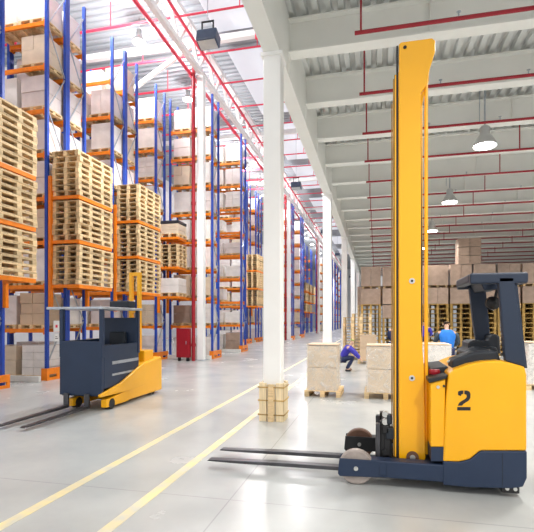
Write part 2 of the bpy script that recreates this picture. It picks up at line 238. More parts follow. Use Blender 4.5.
# ------------------------------------------------------------------ setting
def floor_material():
    m = bpy.data.materials.new('polished_concrete'); m.use_nodes = True
    nt = m.node_tree; b = nt.nodes['Principled BSDF']
    geo = nt.nodes.new('ShaderNodeNewGeometry')
    n1 = nt.nodes.new('ShaderNodeTexNoise'); n1.inputs['Scale'].default_value = 0.7; n1.inputs['Detail'].default_value = 8
    n1.inputs['Roughness'].default_value = 0.6
    n2 = nt.nodes.new('ShaderNodeTexNoise'); n2.inputs['Scale'].default_value = 9; n2.inputs['Detail'].default_value = 6
    nt.links.new(geo.outputs['Position'], n1.inputs['Vector']); nt.links.new(geo.outputs['Position'], n2.inputs['Vector'])
    r = nt.nodes.new('ShaderNodeValToRGB'); r.color_ramp.elements[0].position = 0.3; r.color_ramp.elements[1].position = 0.7
    r.color_ramp.elements[0].color = (0.395, 0.415, 0.415, 1); r.color_ramp.elements[1].color = (0.475, 0.485, 0.475, 1)
    nt.links.new(n1.outputs['Fac'], r.inputs['Fac'])
    mx = nt.nodes.new('ShaderNodeMix'); mx.data_type = 'RGBA'; mx.blend_type = 'MULTIPLY'; mx.inputs[0].default_value = 0.25
    nt.links.new(r.outputs['Color'], mx.inputs[6]); nt.links.new(n2.outputs['Color'], mx.inputs[7])
    hs = nt.nodes.new('ShaderNodeMapRange'); hs.inputs['From Min'].default_value = 0.3; hs.inputs['From Max'].default_value = 0.7
    hs.inputs['To Min'].default_value = 0.93; hs.inputs['To Max'].default_value = 1.0
    nt.links.new(n2.outputs['Fac'], hs.inputs['Value'])
    nt.links.new(hs.outputs['Result'], mx.inputs[7])
    # slab joints
    sep = nt.nodes.new('ShaderNodeSeparateXYZ'); nt.links.new(geo.outputs['Position'], sep.inputs[0])
    fac = None
    for ax, off, per in ((0, -1.35, 6.0), (1, 4.15, 6.0)):
        s1 = nt.nodes.new('ShaderNodeMath'); s1.operation = 'SUBTRACT'; s1.inputs[1].default_value = off
        nt.links.new(sep.outputs[ax], s1.inputs[0])
        p = nt.nodes.new('ShaderNodeMath'); p.operation = 'PINGPONG'; p.inputs[1].default_value = per / 2
        nt.links.new(s1.outputs[0], p.inputs[0])
        l = nt.nodes.new('ShaderNodeMath'); l.operation = 'LESS_THAN'; l.inputs[1].default_value = 0.007
        nt.links.new(p.outputs[0], l.inputs[0])
        if fac is None: fac = l
        else:
            g = nt.nodes.new('ShaderNodeMath'); g.operation = 'MAXIMUM'
            nt.links.new(fac.outputs[0], g.inputs[0]); nt.links.new(l.outputs[0], g.inputs[1]); fac = g
    k = nt.nodes.new('ShaderNodeMath'); k.operation = 'MULTIPLY'; k.inputs[1].default_value = 0.4
    nt.links.new(fac.outputs[0], k.inputs[0])
    m2 = nt.nodes.new('ShaderNodeMix'); m2.data_type = 'RGBA'; m2.inputs[7].default_value = (0.2, 0.2, 0.2, 1)
    nt.links.new(k.outputs[0], m2.inputs[0]); nt.links.new(mx.outputs[2], m2.inputs[6])
    nt.links.new(m2.outputs[2], b.inputs['Base Color'])
    rr = nt.nodes.new('ShaderNodeMapRange'); rr.inputs['To Min'].default_value = 0.12; rr.inputs['To Max'].default_value = 0.36
    nt.links.new(n1.outputs['Fac'], rr.inputs['Value']); nt.links.new(rr.outputs['Result'], b.inputs['Roughness'])
    b.inputs['Specular IOR Level'].default_value = 0.55
    return m
FLOORM = floor_material()
struct('floor', MB().box(-18, 16, -8, 112, -0.2, 0), FLOORM)

def worn_paint():
    m = bpy.data.materials.new('worn_yellow_line'); m.use_nodes = True
    nt = m.node_tree; b = nt.nodes['Principled BSDF']
    geo = nt.nodes.new('ShaderNodeNewGeometry')
    n = nt.nodes.new('ShaderNodeTexNoise'); n.inputs['Scale'].default_value = 5; n.inputs['Detail'].default_value = 6
    nt.links.new(geo.outputs['Position'], n.inputs['Vector'])
    r = nt.nodes.new('ShaderNodeValToRGB'); r.color_ramp.elements[0].position = 0.35; r.color_ramp.elements[1].position = 0.62
    r.color_ramp.elements[0].color = (0.56, 0.54, 0.44, 1); r.color_ramp.elements[1].color = (0.74, 0.61, 0.30, 1)
    nt.links.new(n.outputs['Fac'], r.inputs['Fac']); nt.links.new(r.outputs['Color'], b.inputs['Base Color'])
    b.inputs['Roughness'].default_value = 0.4
    return m
LINEM = worn_paint()
struct('trim_1', MB().box(-3.06, -2.95, -6, 60, 0.0, 0.003), LINEM, 'worn yellow aisle line nearer the racks')
struct('trim_2', MB().box(-2.18, -2.07, -6, 60, 0.0, 0.003), LINEM, 'worn yellow aisle line running past the column base')

# low zinc deck over the right half, ribs along Y
def deck(x0, x1, y0, y1, z, per, h, along='y'):
    mb = MB(); a = x0 if along == 'y' else y0; end = x1 if along == 'y' else y1; prof = []
    while a < end:
        prof += [(a, z), (a + per * 0.45, z), (a + per * 0.55, z + h), (a + per * 0.92, z + h)]; a += per
    n = len(prof)
    if along == 'y': vs = [(p, y0, q) for p, q in prof] + [(p, y1, q) for p, q in prof]
    else: vs = [(x0, p, q) for p, q in prof] + [(x1, p, q) for p, q in prof]
    mb.add(vs, [(i, i + 1, n + i + 1, n + i) for i in range(n - 1)])
    if along == 'y': mb.box(x0, x1, y0, y1, z + h + .05, z + h + .15)
    else: mb.box(x0, x1, y0, y1, z + h + .05, z + h + .15)
    return mb
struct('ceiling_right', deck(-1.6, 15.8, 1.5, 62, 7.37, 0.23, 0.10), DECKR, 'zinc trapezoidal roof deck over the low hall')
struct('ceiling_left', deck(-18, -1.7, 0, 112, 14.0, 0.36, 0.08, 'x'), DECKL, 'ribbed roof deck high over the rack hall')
struct('wall_left', MB().box(-18.2, -18, -4, 112, 0, 14.2), WALLM)
struct('wall_back', MB().box(-18, 16, 112, 112.3, 0, 14.2), WALLM)
struct('wall_upper', MB().box(-1.75, -1.62, 0, 112, 7.35, 14.1), WALLM, 'upper wall between low hall and high hall')
struct('wall_right', MB().box(15.8, 16, 0, 112, 0, 7.6), WALLM)
for i, y in enumerate((4, 12, 20, 28, 36, 46, 56, 68, 80)):  # added glowing panels that imitate the brightly lit deck
    struct('roof_glow_%d' % (i + 1), MB().box(-6.6, -2.2, y, y + 6.5, 13.90, 13.97), ROOFGLOW, 'long added glow panel under the high roof')

# girders of the low hall
for i in range(24):
    y = 4.3 + 2.1 * i
    mb = MB()
    mb.box(-1.6, 15.7, y - 0.14, y + 0.14, 6.65, 6.68).box(-1.6, 15.7, y - 0.012, y + 0.012, 6.68, 7.25).box(-1.6, 15.7, y - 0.14, y + 0.14, 7.25, 7.28)
    k = 0.9
    while k < 15:
        mb.box(k, k + 0.02, y - 0.12, y + 0.12, 6.68, 7.25); k += 2.4
    struct('trim_%d' % (10 + i), mb, GIRD, 'pale steel roof girder')
# main beam on the right columns
mb = MB().box(-1.86, -1.58, -2, 62, 6.22, 6.26).box(-1.86, -1.58, -2, 62, 7.30, 7.34).box(-1.60, -1.585, -2, 62, 6.26, 7.30).box(-1.86, -1.845, -2, 62, 6.26, 7.30)
for k in range(29): mb.box(-1.60, -1.575, 4.3 + 2.1 * k - .1, 4.3 + 2.1 * k + .1, 6.3, 7.25)
struct('trim_3', mb, GIRD, 'long steel beam carried by the right-hand columns')

# truss over the left columns
mb = MB().box(-7.34, -7.14, -2, 100, 12.05, 12.25).box(-7.34, -7.14, -2, 100, 13.4, 13.6)
k = -2.0
while k < 98:
    mb.bar((-7.24, k, 12.15), (-7.24, k + 1, 13.5), .12, .12).bar((-7.24, k + 1, 13.5), (-7.24, k + 2, 12.15), .12, .12); k += 2
struct('trim_4', mb, WHITE, 'white lattice truss above the left columns')
for i, y in enumerate((8.3, 18.3, 28.3, 38.3, 48.3, 58.3)):
    struct('trim_%d' % (40 + i), MB().box(-18, -1.8, y - .12, y + .12, 13.35, 13.6), WHITE, 'white cross beam under the high roof')
    struct('trim_%d' % (50 + i), MB().bar((-7.3, y, 13.55), (-11.4, y, 11.3), .14, .16), WHITE, 'white slanting knee brace')

# kerbs in front of rack rows
def kerb(n, x1, y):
    struct('trim_%d' % n, MB().box(x1 - 2.2, x1 + .1, y - .1, y, 0, .16), CONC, 'low white kerb along the rack foot', bevel=.01)

# ------------------------------------------------------------------ columns
def column(x, y, w, top, label, rnd=False):
    c = thing('steel_column', label, 'column', (x, y, 0), 0, 'white steel columns')
    if rnd: MB().tube((0, 0, 0), (0, 0, top), w / 2, 20).build('shaft', WHITE, c, smooth=False)
    else: MB().box(-w / 2, w / 2, -w / 2, w / 2, 0, top).build('shaft', WHITE, c, bevel=.015)
    MB().box(-w * .6, w * .6, -w * .6, w * .6, 0, .03).build('base_plate', STEEL, c)
    MB().box(-w * .62, w * .62, -w * .62, w * .62, top - .06, top).build('cap_plate', WHITE, c)
    return c
rl = ['thick white column whose foot is boxed in planks', 'white column rising behind the wrapped pallet, second of the right row',
      'third column of the right row, slim with distance', 'fourth column of the right row, far down the hall', 'fifth and farthest thin column of the right row']
for i, y in enumerate((7.72, 16.6, 25.6, 34.8, 44.0)):
    column(-1.72, y, .30, 6.22, rl[i])
ll = ['tall white column beside the red riser and blue racks', 'second white column of the truss row, behind the plank-footed column',
      'distant third white column of the truss row', 'faint farthest column of the truss row']
for i, y in enumerate((18.3, 38.3, 59.0, 79.0)):
    column(-7.22, y, .29, 12.05, ll[i])

# wooden guard boxed round the first column
g = thing('column_guard', 'upright pale planks strapped round the foot of the nearest column', 'guard', (-1.72, 7.72, 0)); g.scale = (.86, .86, 1)
for sx, sy in ((0, -1), (0, 1), (-1, 0), (1, 0)):
    for k in (-1, 0, 1):
        h = 0.64 - 0.02 * ((k + sx + sy) % 2)
        if sx == 0: MB().box(k * .165 - .072, k * .165 + .072, sy * .235 - .02, sy * .235 + .02, 0, h).build('plank', PLANK, g, bevel=.004)
        else: MB().box(sx * .235 - .018, sx * .235 + .018, k * .135 - .062, k * .135 + .062, 0, h).build('plank', PLANK, g, bevel=.004)
for z in (.10, .34, .56):
    MB().box(-.262, .262, -.262, -.256, z, z + .02).box(-.262, .262, .256, .262, z, z + .02).box(-.262, -.256, -.262, .262, z, z + .02).box(.256, .262, -.262, .262, z, z + .02).build('strap', WOODD, g)
MB().box(-.05, .05, -.29, -.255, 0, .62).build('post', WOOD, g, bevel=.004)

# ------------------------------------------------------------------ pallets
def pallet_proto(name, w, l, h, nb_l, m, slats=7, thick=.020):
    """w along X, l along Y; stringers run along Y. Returns part meshes."""
    dk = MB(); ys = l / slats
    for i in range(slats): dk.box(-w / 2, w / 2, -l / 2 + i * ys + .008, -l / 2 + (i + 1) * ys - .008, h - thick, h)
    for sx in (-1, 0, 1): dk.box(sx * (w / 2 - .05) - .05, sx * (w / 2 - .05) + .05, -l / 2 + .005, l / 2 - .005, h - 2 * thick, h - thick)
    st = MB(); st.box(-.05, .05, -l / 2, l / 2, 0, thick)
    bl = 0.14 if l > 1.2 else 0.11
    pos = {3: (-1, 0, 1), 4: (-1, -.38, .38, 1)}[nb_l]
    for p in pos:
        y = p * (l / 2 - bl / 2)
        st.box(-.05, .05, y - bl / 2, y + bl / 2, thick, h - 2 * thick)
    return {'deck': dk.mesh('top_deck', m), 'st': st.mesh('stringer', m), 'w': w, 'm': m, 'h': h,
            'one': None, 'l': l, 'nb': nb_l, 'slats': slats, 'thick': thick}

def one_mesh(P):
    mb = MB(); w = P['w']
    def cp(me, dx):
        mb.add([(v.co.x + dx, v.co.y, v.co.z) for v in me.vertices], [tuple(p.vertices) for p in me.polygons])
    cp(P['deck'], 0)
    for sx in (-1, 0, 1): cp(P['st'], sx * (w / 2 - .05))
    return mb.mesh('wooden_pallet', P['m'])

PR = pallet_proto('long', .85, 1.68, .158, 4, WOOD, 9, .021)
PR2 = pallet_proto('longs', .85, .86, .158, 3, WOOD, 5, .021)
PE = pallet_proto('euro', .82, .92, .14, 3, WOOD, 5)
PB = pallet_proto('back', .98, 1.0, .225, 3, WOODD, 5, .035)
PS = pallet_proto('load', .88, .80, .12, 3, WOOD, 4)
PF = pallet_proto('front', .80, 1.0, .14, 3, WOOD, 6)
for P in (PR, PR2, PE, PB, PS, PF): P['one'] = one_mesh(P)

def pallet(P, loc, label, group, key=None, parts=False, rz=0.0):
    jx, jy, jr = random.uniform(-.012, .012), random.uniform(-.02, .02), random.uniform(-.012, .012)
    if key and key in SKIP: return None
    if key and key in MERGE:
        cp = [Matrix.Translation(loc) @ v.co for v in P['one'].vertices]
        REST.add(cp, [tuple(p.vertices) for p in P['one'].polygons]); return None
    loc = (loc[0] + jx, loc[1] + jy, loc[2]); rz += jr
    if parts:
        t = thing('wooden_pallet', label, 'pallet', loc, rz, group)
        put('top_deck', P['deck'], t)
        for sx in (-1, 0, 1): put('stringer', P['st'], t, (sx * (P['w'] / 2 - .05), 0, 0))
    else:
        t = tag(put('wooden_pallet', P['one'], None, loc), label, 'pallet', group); t.rotation_euler[2] = rz
    if key: KEYS[t.name] = key
    return t

ORD = ['lowest', 'second', 'third', 'fourth', 'fifth', 'sixth', 'seventh', 'eighth', 'ninth', 'tenth', 'eleventh', 'twelfth']

# ------------------------------------------------------------------ loads
def load_mesh(w, l, h, m, rows, cols, seed, rough=0.0):
    """shrink-wrapped block of cartons: rows x cols of boxes with seams, slightly uneven"""
    r = random.Random(seed); mb = MB()
    cw, ch = w / cols, h / rows
    for a in range(rows):
        for b in range(cols):
            j = lambda: r.uniform(-.012, .012)
            g = .006
            mb.box(-w / 2 + b * cw + (g if b else 0) + (j() if b == 0 else 0), -w / 2 + (b + 1) * cw - (g if b < cols - 1 else 0) + (j() if b == cols - 1 else 0),
                   -l / 2 + j(), l / 2 + j(), a * ch + (g if a else 0), (a + 1) * ch - g / 2 + (r.uniform(-.02, 0) if a == rows - 1 else 0))
    return mb.mesh('pallet_load', m)
LOADS = []
for i, (m, r, c) in enumerate(((WRAPW, 1, 1), (WRAPT, 3, 2), (WRAPP, 1, 2), (WRAPW, 4, 2), (CART, 3, 2), (WRAPP, 2, 1), (WRAPT, 2, 2), (CARTB, 2, 1))):
    LOADS.append((load_mesh(.80, .72, .93, m, r, c, i), ['white film-wrapped load', 'tan carton load in film', 'split rosy wrapped load', 'white stacked box load',
                  'plain brown carton load', 'rosy film-wrapped load', 'tan four-carton load', 'dark brown wrapped load'][i]))
FAMILY = {}

# ------------------------------------------------------------------ racks
LV = [1.45 + 1.243 * i for i in range(8)]
TOP = 11.65
UP = MB().box(-.045, .045, -.04, .04, 0, TOP).mesh('upright', BLUE)
DEP = .80
def brace_meshes():
    d = MB().bar((0, .04, 0), (0, DEP - .04, 1.15), .03, .03).mesh('brace', STEEL)
    e = MB().bar((0, DEP - .04, 0), (0, .04, 1.15), .03, .03).mesh('brace', STEEL)
    return d, e
BR = brace_meshes()
def beam_mesh(L, m=ORANGE): return MB().box(-L + .045, -.045, -.03, .03, -.11, 0).box(-.10, -.045, -.035, .035, -.16, .04).box(-L + .045, -L + .10, -.035, .035, -.16, .04).mesh('beam', m)
BM = beam_mesh(2.0)
mb = MB().box(.0, .03, -.12, .95, .0, .08).box(.0, .03, -.12, .95, .16, .34).box(.0, .03, -.12, -.02, .08, .16).box(.0, .03, .30, .42, .08, .16).box(.0, .03, .85, .95, .08, .16).box(-.16, .0, -.12, -.09, .0, .34)
GD = mb.mesh('foot_guard', ORANGE)

def rack(xe, y0, label, double=True, bays=1, guard=True, detail=True, nl=8):
    t = thing('pallet_rack', label, 'rack', (xe, y0, 0), 0, 'blue and orange pallet racking')
    offs = (0, .90) if double else (0,)
    for o in offs:
        for b in range(bays + 1):
            fr = empty('upright_frame', (-2.0 * b, o, 0), 0, t)
            put('upright', UP, fr, (0, 0, 0)); put('upright', UP, fr, (0, DEP, 0))
            if b == 0 or not detail:
                n = 9 if detail else 0
                for k in range(n): put('brace', BR[k % 2], fr, (0, 0, .5 + k * 1.2))
            if b == 0 and guard and detail: put('foot_guard', GD, fr, (.07, 0, 0))
        for b in range(bays):
            for z in LV[:nl]:
                put('beam', BM, t, (-2.0 * b, o + .0, z)); put('beam', BM, t, (-2.0 * b, o + DEP, z))
    return t

names = ['rack row at the left edge of the picture', 'rack row behind the blurred truck', 'rack row right of the blurred truck', 'rack row next to the red fire cabinet',
         'rack row standing just right of the tall white column', 'rack row with a half empty bay beyond the white column']
ROWS = [  # xe, y0, double, stacks levels (None or counts low..high), guard label
    (-9.06, 7.9, True, (7, 7, 9), 'left-edge'),
    (-9.06, 11.2, True, (7, 7, 8), 'second'),
    (-9.06, 14.5, True, (7, 7, 8), 'third'),
    (-9.06, 17.8, False, (0, 6, 0), 'fourth'),
    (-7.04, 19.15, False, None, 'fifth'),
    (-7.04, 23.6, False, None, 'sixth'),
    (-9.06, 31.0, True, (7, 7, 7), 'seventh'),
    (-9.06, 34.3, True, None, 'eighth'),
    (-7.04, 38.8, False, None, 'ninth'),
    (-7.04, 43.4, True, None, 'tenth'),
    (-9.06, 53.8, True, (6, 6, 6), 'eleventh'),
    (-9.06, 57.1, True, (6, 6, 6), 'twelfth'),
    (-9.06, 60.4, True, (0, 6, 6), 'thirteenth'),
    (-9.06, 64.5, True, None, 'fourteenth'),
    (-7.04, 70.0, True, None, 'fifteenth'),
    (-7.04, 75.0, True, None, 'sixteenth'),
    (-7.04, 80.0, True, None, 'seventeenth'),
    (-7.04, 85.5, True, None, 'eighteenth'),
    (-7.04, 92.0, True, None, 'farthest'),
]
RL = ['blue and orange rack row at the left edge, holding tallest pallet stack', 'blue and orange rack row behind the order picker truck', 'rack row between order picker truck and fire cabinet',
      'single rack row behind the red fire cabinet', 'rack frame just right of the tall white riser column', 'rack bay of mixed loads between two white columns',
      'rack row with pallet stacks left of the plank-footed column', 'rack row peeping out behind the seventh row of racks', 'rack row just right of the nearest column',
      'rack row beside the slim far column, right of nearest column',      'distant rack row with pallet stacks seen between two columns', 'second distant rack row seen between two columns', 'third distant rack row seen between two columns', 'last rack row before the hall steps out again',
      'small far rack row, nearest of those by the far columns', 'small far rack row, second of those by the far columns', 'small far rack row, third of those by the far columns',
      'small far rack row, fourth of those by the far columns', 'farthest tiny rack row at the hall end']
STN = ['lower', 'middle', 'upper']
RN = ['left-edge rack row'] + [r_[4] + (' row from left' if r_[4] != 'farthest' else ' rack row') for r_ in ROWS[1:]]
for ri, (xe, y0, dbl, st, nm) in enumerate(ROWS):
    rk = rack(xe, y0, RL[ri], dbl, 1, True, ri < 12)
    if ri < 10: kerb(60 + ri, xe, y0 - .35)
    # goods
    rr = random.Random(100 + ri)
    for lv in range(9 if ri < 12 or ri > 13 else 0):
        z0 = 0.0 if lv == 0 else LV[lv - 1]
        for side, oy in (('front', 0), ('rear', .90)) if dbl else (('front', 0),):
            for k, nx in enumerate(('aisle-end', 'inner')):
                key = 'L%d_%d_%s_%d' % (ri, lv, side[0], k)
                li = rr.choice((0, 0, 1, 2, 2, 3, 4, 5, 6, 7) if lv < 4 else (0, 0, 2, 2, 3, 5, 5, 6))
                if ri == 1 and side == 'front' and k == 0: li = {0: 3, 1: 4}.get(lv, li)
                empt = rr.random() < .08 and lv > 1
                if ri == 5 and 0 < lv < 6: li = (0, 2, 0, 5, 0)[lv - 1]
                if ri == 5 and lv in (5, 6) and k == 0: empt = lv == 5
                x = xe - .50 - k * .96 + rr.uniform(-.02, .02); y = y0 + oy + .40
                hh = rr.uniform(.86, 1.0); sx_ = rr.uniform(.96, 1.02); sy_ = rr.uniform(.96, 1.0)
                if empt: continue
                me, ln = LOADS[li]
                zt = z0
                lev = 'on the floor' if lv == 0 else ('beam level %d' % lv)
                where = '%s, %s, %s %s' % (lev, RN[ri], side, nx)
                pallet(PS, (x, y, zt), 'pallet under load, ' + where, 'pallets under the racked loads', 'P' + key)
                if key in SKIP: continue
                l = tag(put('pallet_load', me, None, (x, y, zt + .12)), ln + ', ' + where, 'load', 'wrapped loads on the racks')
                l.scale = (sx_, sy_, hh * (.66 if ri == 5 and 0 < lv < 6 else 1))
                KEYS[l.name] = key
    if st is None: continue
    # orange end frame carrying stacks of empty pallets
    long_ = dbl; L = 1.70 if dbl else .88
    h = empty('end_shelf', (0, 0, 0), 0, rk)
    for yy in (0.0, L - .02):
        MB().box(.08, .17, yy - .05, yy + .05, 2.0, 5.75).build('post', ORANGE, h)
    for li_, z in enumerate(LV[1:4]):
        for yy in (0.04, L / 2, L - .06):
            MB().box(.10 if yy != L / 2 else .0, 1.0, yy - .04, yy + .04, z - .09, z).build('arm', ORANGE, h)
        MB().box(.94, 1.02, 0.02, L - .04, z - .10, z).build('rail', ORANGE, h)
        P = PR if dbl else PR2
        for k in range(st[li_]):
            key = 'S%d_%d_%d' % (ri, li_, k)
            pallet(P, (xe + .60, y0 + L / 2, z + .0005 + k * .158), 'empty pallet, %s in %s stack, %s' % (ORD[k], STN[li_], RN[ri]),
                   'empty pallets stacked at the rack row ends', key, parts=ri < 4)
# stuff on the fourth row end instead of stacks
pallet(PR2, (-8.46, 18.25, LV[1] + .001), 'pallet under the crumpled white load above the fire cabinet', None, 'X1', True)
m_ = load_mesh(.80, .80, .62, WRAPW, 2, 1, 55)
o = tag(put('pallet_load', m_, None, (-8.46, 18.25, LV[1] + .16)), 'crumpled white film load above the red fire cabinet', 'load')
pallet(PR2, (-8.46, 18.25, LV[3] + .001), 'pallet under the tan boxes with black lid, fourth rack row end', None, 'X2', True)
top = thing('pallet_load', 'tan boxes under a black lid on the fourth rack row end', 'load', (-8.46, 18.25, LV[3] + .16))
put('carton_stack', load_mesh(.80, .82, .42, WRAPT, 3, 1, 56), top)
MB().box(-.42, .42, -.43, .43, .42, .54).build('lid', DARKC, top, bevel=.02)

# signs on the end frame behind the order picker
for k, (z0, z1, w) in enumerate(((1.36, 1.68, .26), (1.08, 1.30, .18))):
    s = thing('rack_sign', ['white paper sign with red mark on the second rack row frame', 'smaller white paper sheet below the red-marked sign'][k], 'sign', (-8.985, 11.50, z0), 0)
    MB().box(0, .008, -w / 2, w / 2, 0, z1 - z0).build('sheet', PAPER, s)
    if k == 0: MB().box(.008, .010, -.05, .04, .12, .20).build('red_mark', PINK, s)
    else: MB().box(.008, .010, -.06, .06, .08, .10).box(.008, .010, -.06, .03, .13, .145).build('text_lines', BLACK, s)

# fire cabinet and riser pipes
c = thing('fire_cabinet', 'dark red fire hose cabinet standing beside the red riser', 'cabinet', (-7.80, 17.80, .15))
MB().box(-.28, .28, -.12, .12, 0, 1.2).build('body', RED, c, bevel=.01)
MB().box(-.23, .23, -.135, -.12, .04, 1.16).build('door', RED, c, bevel=.005)
MB().box(.15, .18, -.155, -.135, .55, .68).build('handle', STEEL, c)
for q_ in (-.22, .16): MB().box(q_, q_ + .06, -.1, .1, -.15, 0).build('foot', BLACK, c)
for i, y in enumerate((17.96, 37.96, 58.66)):
    p = thing('riser_pipe', ['red riser pipe against the tall white column', 'red riser pipe left of the second truss column', 'thin far red riser pipe'][i], 'pipe', (-7.43, y, 0), 0, 'red riser pipes')
    MB().tube((0, 0, 0), (0, 0, 12.7), .075, 12).build('pipe', RED, p)
    for z in (.6, 3.5, 6.5, 9.5): MB().tube((0, 0, z), (0, 0, z + .12), .10, 12).build('coupling', RED, p)

# ------------------------------------------------------------------ sprinkler pipes
n = 0
for i in range(21):
    y = 7.7 + 2.1 * i
    lab = 'red sprinkler pipe under the low roof, ' + ('nearest one' if i == 0 else 'number %d from the front' % (i + 1))
    p = thing('sprinkler_pipe', lab, 'pipe', (-.35, y, 6.42), 0, 'red sprinkler pipes under the low roof')
    MB().tube((0, 0, 0), (16, 0, 0), .033, 8).build('pipe', RED, p)
    for x in (.10, 4.2, 8.4): MB().tube((x, 0, 0), (x, 0, .98), .018, 6).build('hanger', RED, p)
    for x in (1.6, 3.2, 5.4): MB().tube((x, 0, .03), (x, 0, .10), .012, 6).lathe([(.035, 0), (.035, .008)], (x, 0, .10), 8).build('sprinkler_head', STEEL, p)
for i in range(18):
    y = 13.4 + 2.5 * i
    p = thing('sprinkler_pipe', 'bright red pipe crossing the high roof, ' + ('nearest one' if i == 0 else 'number %d from the front' % (i + 1)), 'pipe', (-16, y, 13.0), 0, 'red sprinkler pipes under the high roof')
    MB().tube((0, 0, 0), (8.1, 0, 0), .05, 8).tube((8.1, 0, 0), (13.6, 0, 0), .04, 8).build('pipe', PINK, p)
    for x in (6.0, 11.2, 13.2): MB().tube((x, 0, 0), (x, 0, 1.0), .02, 6).build('hanger', PINK, p)
for nm_, x, z, r, lb in (('sprinkler_main', -7.56, 11.97, .07, 'red main pipe running below the lattice truss'), ('sprinkler_main', -7.08, 12.85, .06, 'pinkish main pipe running beside the lattice truss')):
    p = thing(nm_, lb, 'pipe', (x, 0, z))
    MB().tube((0, 0, 0), (0, 96, 0), r, 10).build('pipe', PINK, p)
    for k in range(6): MB().tube((0, 6 + 6 * k, 0), (0, 6.15 + 6 * k, 0), r * 1.4, 10).build('coupling', PINK, p)
p = thing('sprinkler_branch', 'thin pink pipe bending down beside the nearest column top', 'pipe', (-4.3, 10, 12.9))
MB().path([(0, 0, 0), (0, 6.3, 0), (.0, 6.3, -.9), (2.0, 6.3, -.9)], .035).tube((0, .5, 0), (0, .5, 1.2), .015, 6).tube((0, 5, 0), (0, 5, 1.2), .015, 6).build('pipe', PINK, p)

# ------------------------------------------------------------------ lamps
for i, y in enumerate((13.2, 29.0, 45.0, 61.0, 77.0, 93.0)):
    f = thing('floodlight', ['dark box floodlight hanging under the high roof, nearest', 'small dark floodlight between the two nearest columns', 'third dark floodlight, tiny', 'fourth dark floodlight, tiny', 'fifth dark floodlight, tiny', 'farthest dark floodlight, barely visible'][i], 'lamp', (-5.0, y, 10.05), 0, 'dark hanging floodlights')
    MB().box(-.32, .32, -.22, .22, .05, .42).build('housing', FLOODM, f, bevel=.03).rotation_euler = (math.radians(-14), 0, 0)
    MB().box(-.27, .27, -.17, .17, .03, .055).build('reflector', LAMPM, f).rotation_euler = (math.radians(-14), 0, 0)
    MB().box(-.20, -.16, -.02, .02, .4, .75).box(.16, .20, -.02, .02, .4, .75).box(-.20, .20, -.02, .02, .71, .75).build('bracket', BLACK, f)
    MB().tube((0, 0, .73), (0, 0, 3.9), .012, 6).build('cable', STEEL, f)
BELLS = [(2.6, 12.3 + 5.6 * i) for i in range(6)] + [(2.6, 1.1), (2.6, 6.7), (9.2, 6.7), (9.2, 12.3), (9.2, 17.9), (9.2, 23.5)]  # second list: unseen lamps added to brighten girders and floor
for i, (bx_, y) in enumerate(BELLS):
    f = thing('bell_lamp', ['shining bell lamp under the low roof, nearest and largest', 'second glowing bell lamp right of the yellow mast', 'third bell lamp, small, close to the mast', 'fourth bell lamp far back', 'fifth bell lamp far back', 'farthest bell lamp down the hall'][i] if i < 6 else 'unseen bell lamp added for light, %s' % ['behind the viewer', 'above the reach truck', 'nearest right', 'second right', 'third right', 'fourth right'][i - 6], 'lamp', (bx_, y, 6.0), 0, 'bell lamps under the low roof')
    MB().lathe([(.28, 0), (.27, .05), (.17, .22), (.12, .28), (.12, .45), (.07, .5)], n=24).build('shade', LAMPM, f, smooth=True)
    MB().lathe([(.25, -.02), (.26, .0)], n=24).build('lens', LENS, f)
    MB().tube((0, 0, .45), (0, 0, 1.4), .02, 6).tube((-.12, 0, .6), (-.12, 0, 1.4), .012, 6).build('hanger', STEEL, f)

# ------------------------------------------------------------------ floor goods by the columns
def floor_load(x, y, w, l, h, pw, pl, label, plabel, body=WRAPT, rz=0.0, wrap=True):
    P = pallet_proto('x', pw, pl, .14, 3, WOOD, 6)
    P['one'] = None
    pallet(P, (x, y, 0), plabel, 'pallets standing on the floor', None, True, rz)
    t = thing('wrapped_load', label, 'load', (x, y, .14), rz)
    put('carton_stack', load_mesh(w, l, h, body, 2, 1, int(x * 100)), t, bevel=.006)
    MB().box(-w / 2 - .015, w / 2 + .015, -l / 2 - .015, l / 2 + .015, h, h + .018).build('top_sheet', CART, t)
    if wrap:
        r = random.Random(5); mb = MB(); n = 14; ring = []
        for k in range(9):
            z = h * 1.0 * k / 8
            row = []
            for (ax, ay, bx, by) in ((-1, -1, 1, -1), (1, -1, 1, 1), (1, 1, -1, 1), (-1, 1, -1, -1)):
                for j in range(n):
                    u = j / n
                    px = (ax + (bx - ax) * u) * (w / 2 + .02); py = (ay + (by - ay) * u) * (l / 2 + .02)
                    d = r.uniform(0, .012); row.append((px * (1 + d), py * (1 + d), z))
            ring.append(row)
        N = len(ring[0]); vs = [p for row in ring for p in row]
        mb.add(vs, [(k * N + i, k * N + (i + 1) % N, (k + 1) * N + (i + 1) % N, (k + 1) * N + i) for k in range(8) for i in range(N)])
        mb.build('stretch_film', FILM, t)
    return t
floor_load(-1.17, 10.6, .66, .80, 1.0, .80, .92, 'tan film-wrapped load between two columns right of the nearest column', 'pallet under the wrapped load between the columns')
floor_load(.20, 10.6, .80, .86, 1.0, .90, .92, 'tan film-wrapped load just left of the yellow mast', 'pallet under the load left of the yellow mast')
floor_load(1.24, 10.9, .60, .9, 1.02, .7, .95, 'white film-wrapped load between yellow mast and truck body', 'pallet under the load right of the yellow mast', body=WRAPW)
floor_load(4.05, 12.8, .9, .9, 1.0, 1.0, 1.0, 'white wrapped load at the right edge behind the truck', 'pallet at the right edge behind the truck', body=WRAPW)
floor_load(-.32, 18.6, .62, .62, .95, .78, .8, 'plain tan carton column in front of the tall pallet stacks', 'pallet under the plain tan carton column', body=CART, wrap=False)

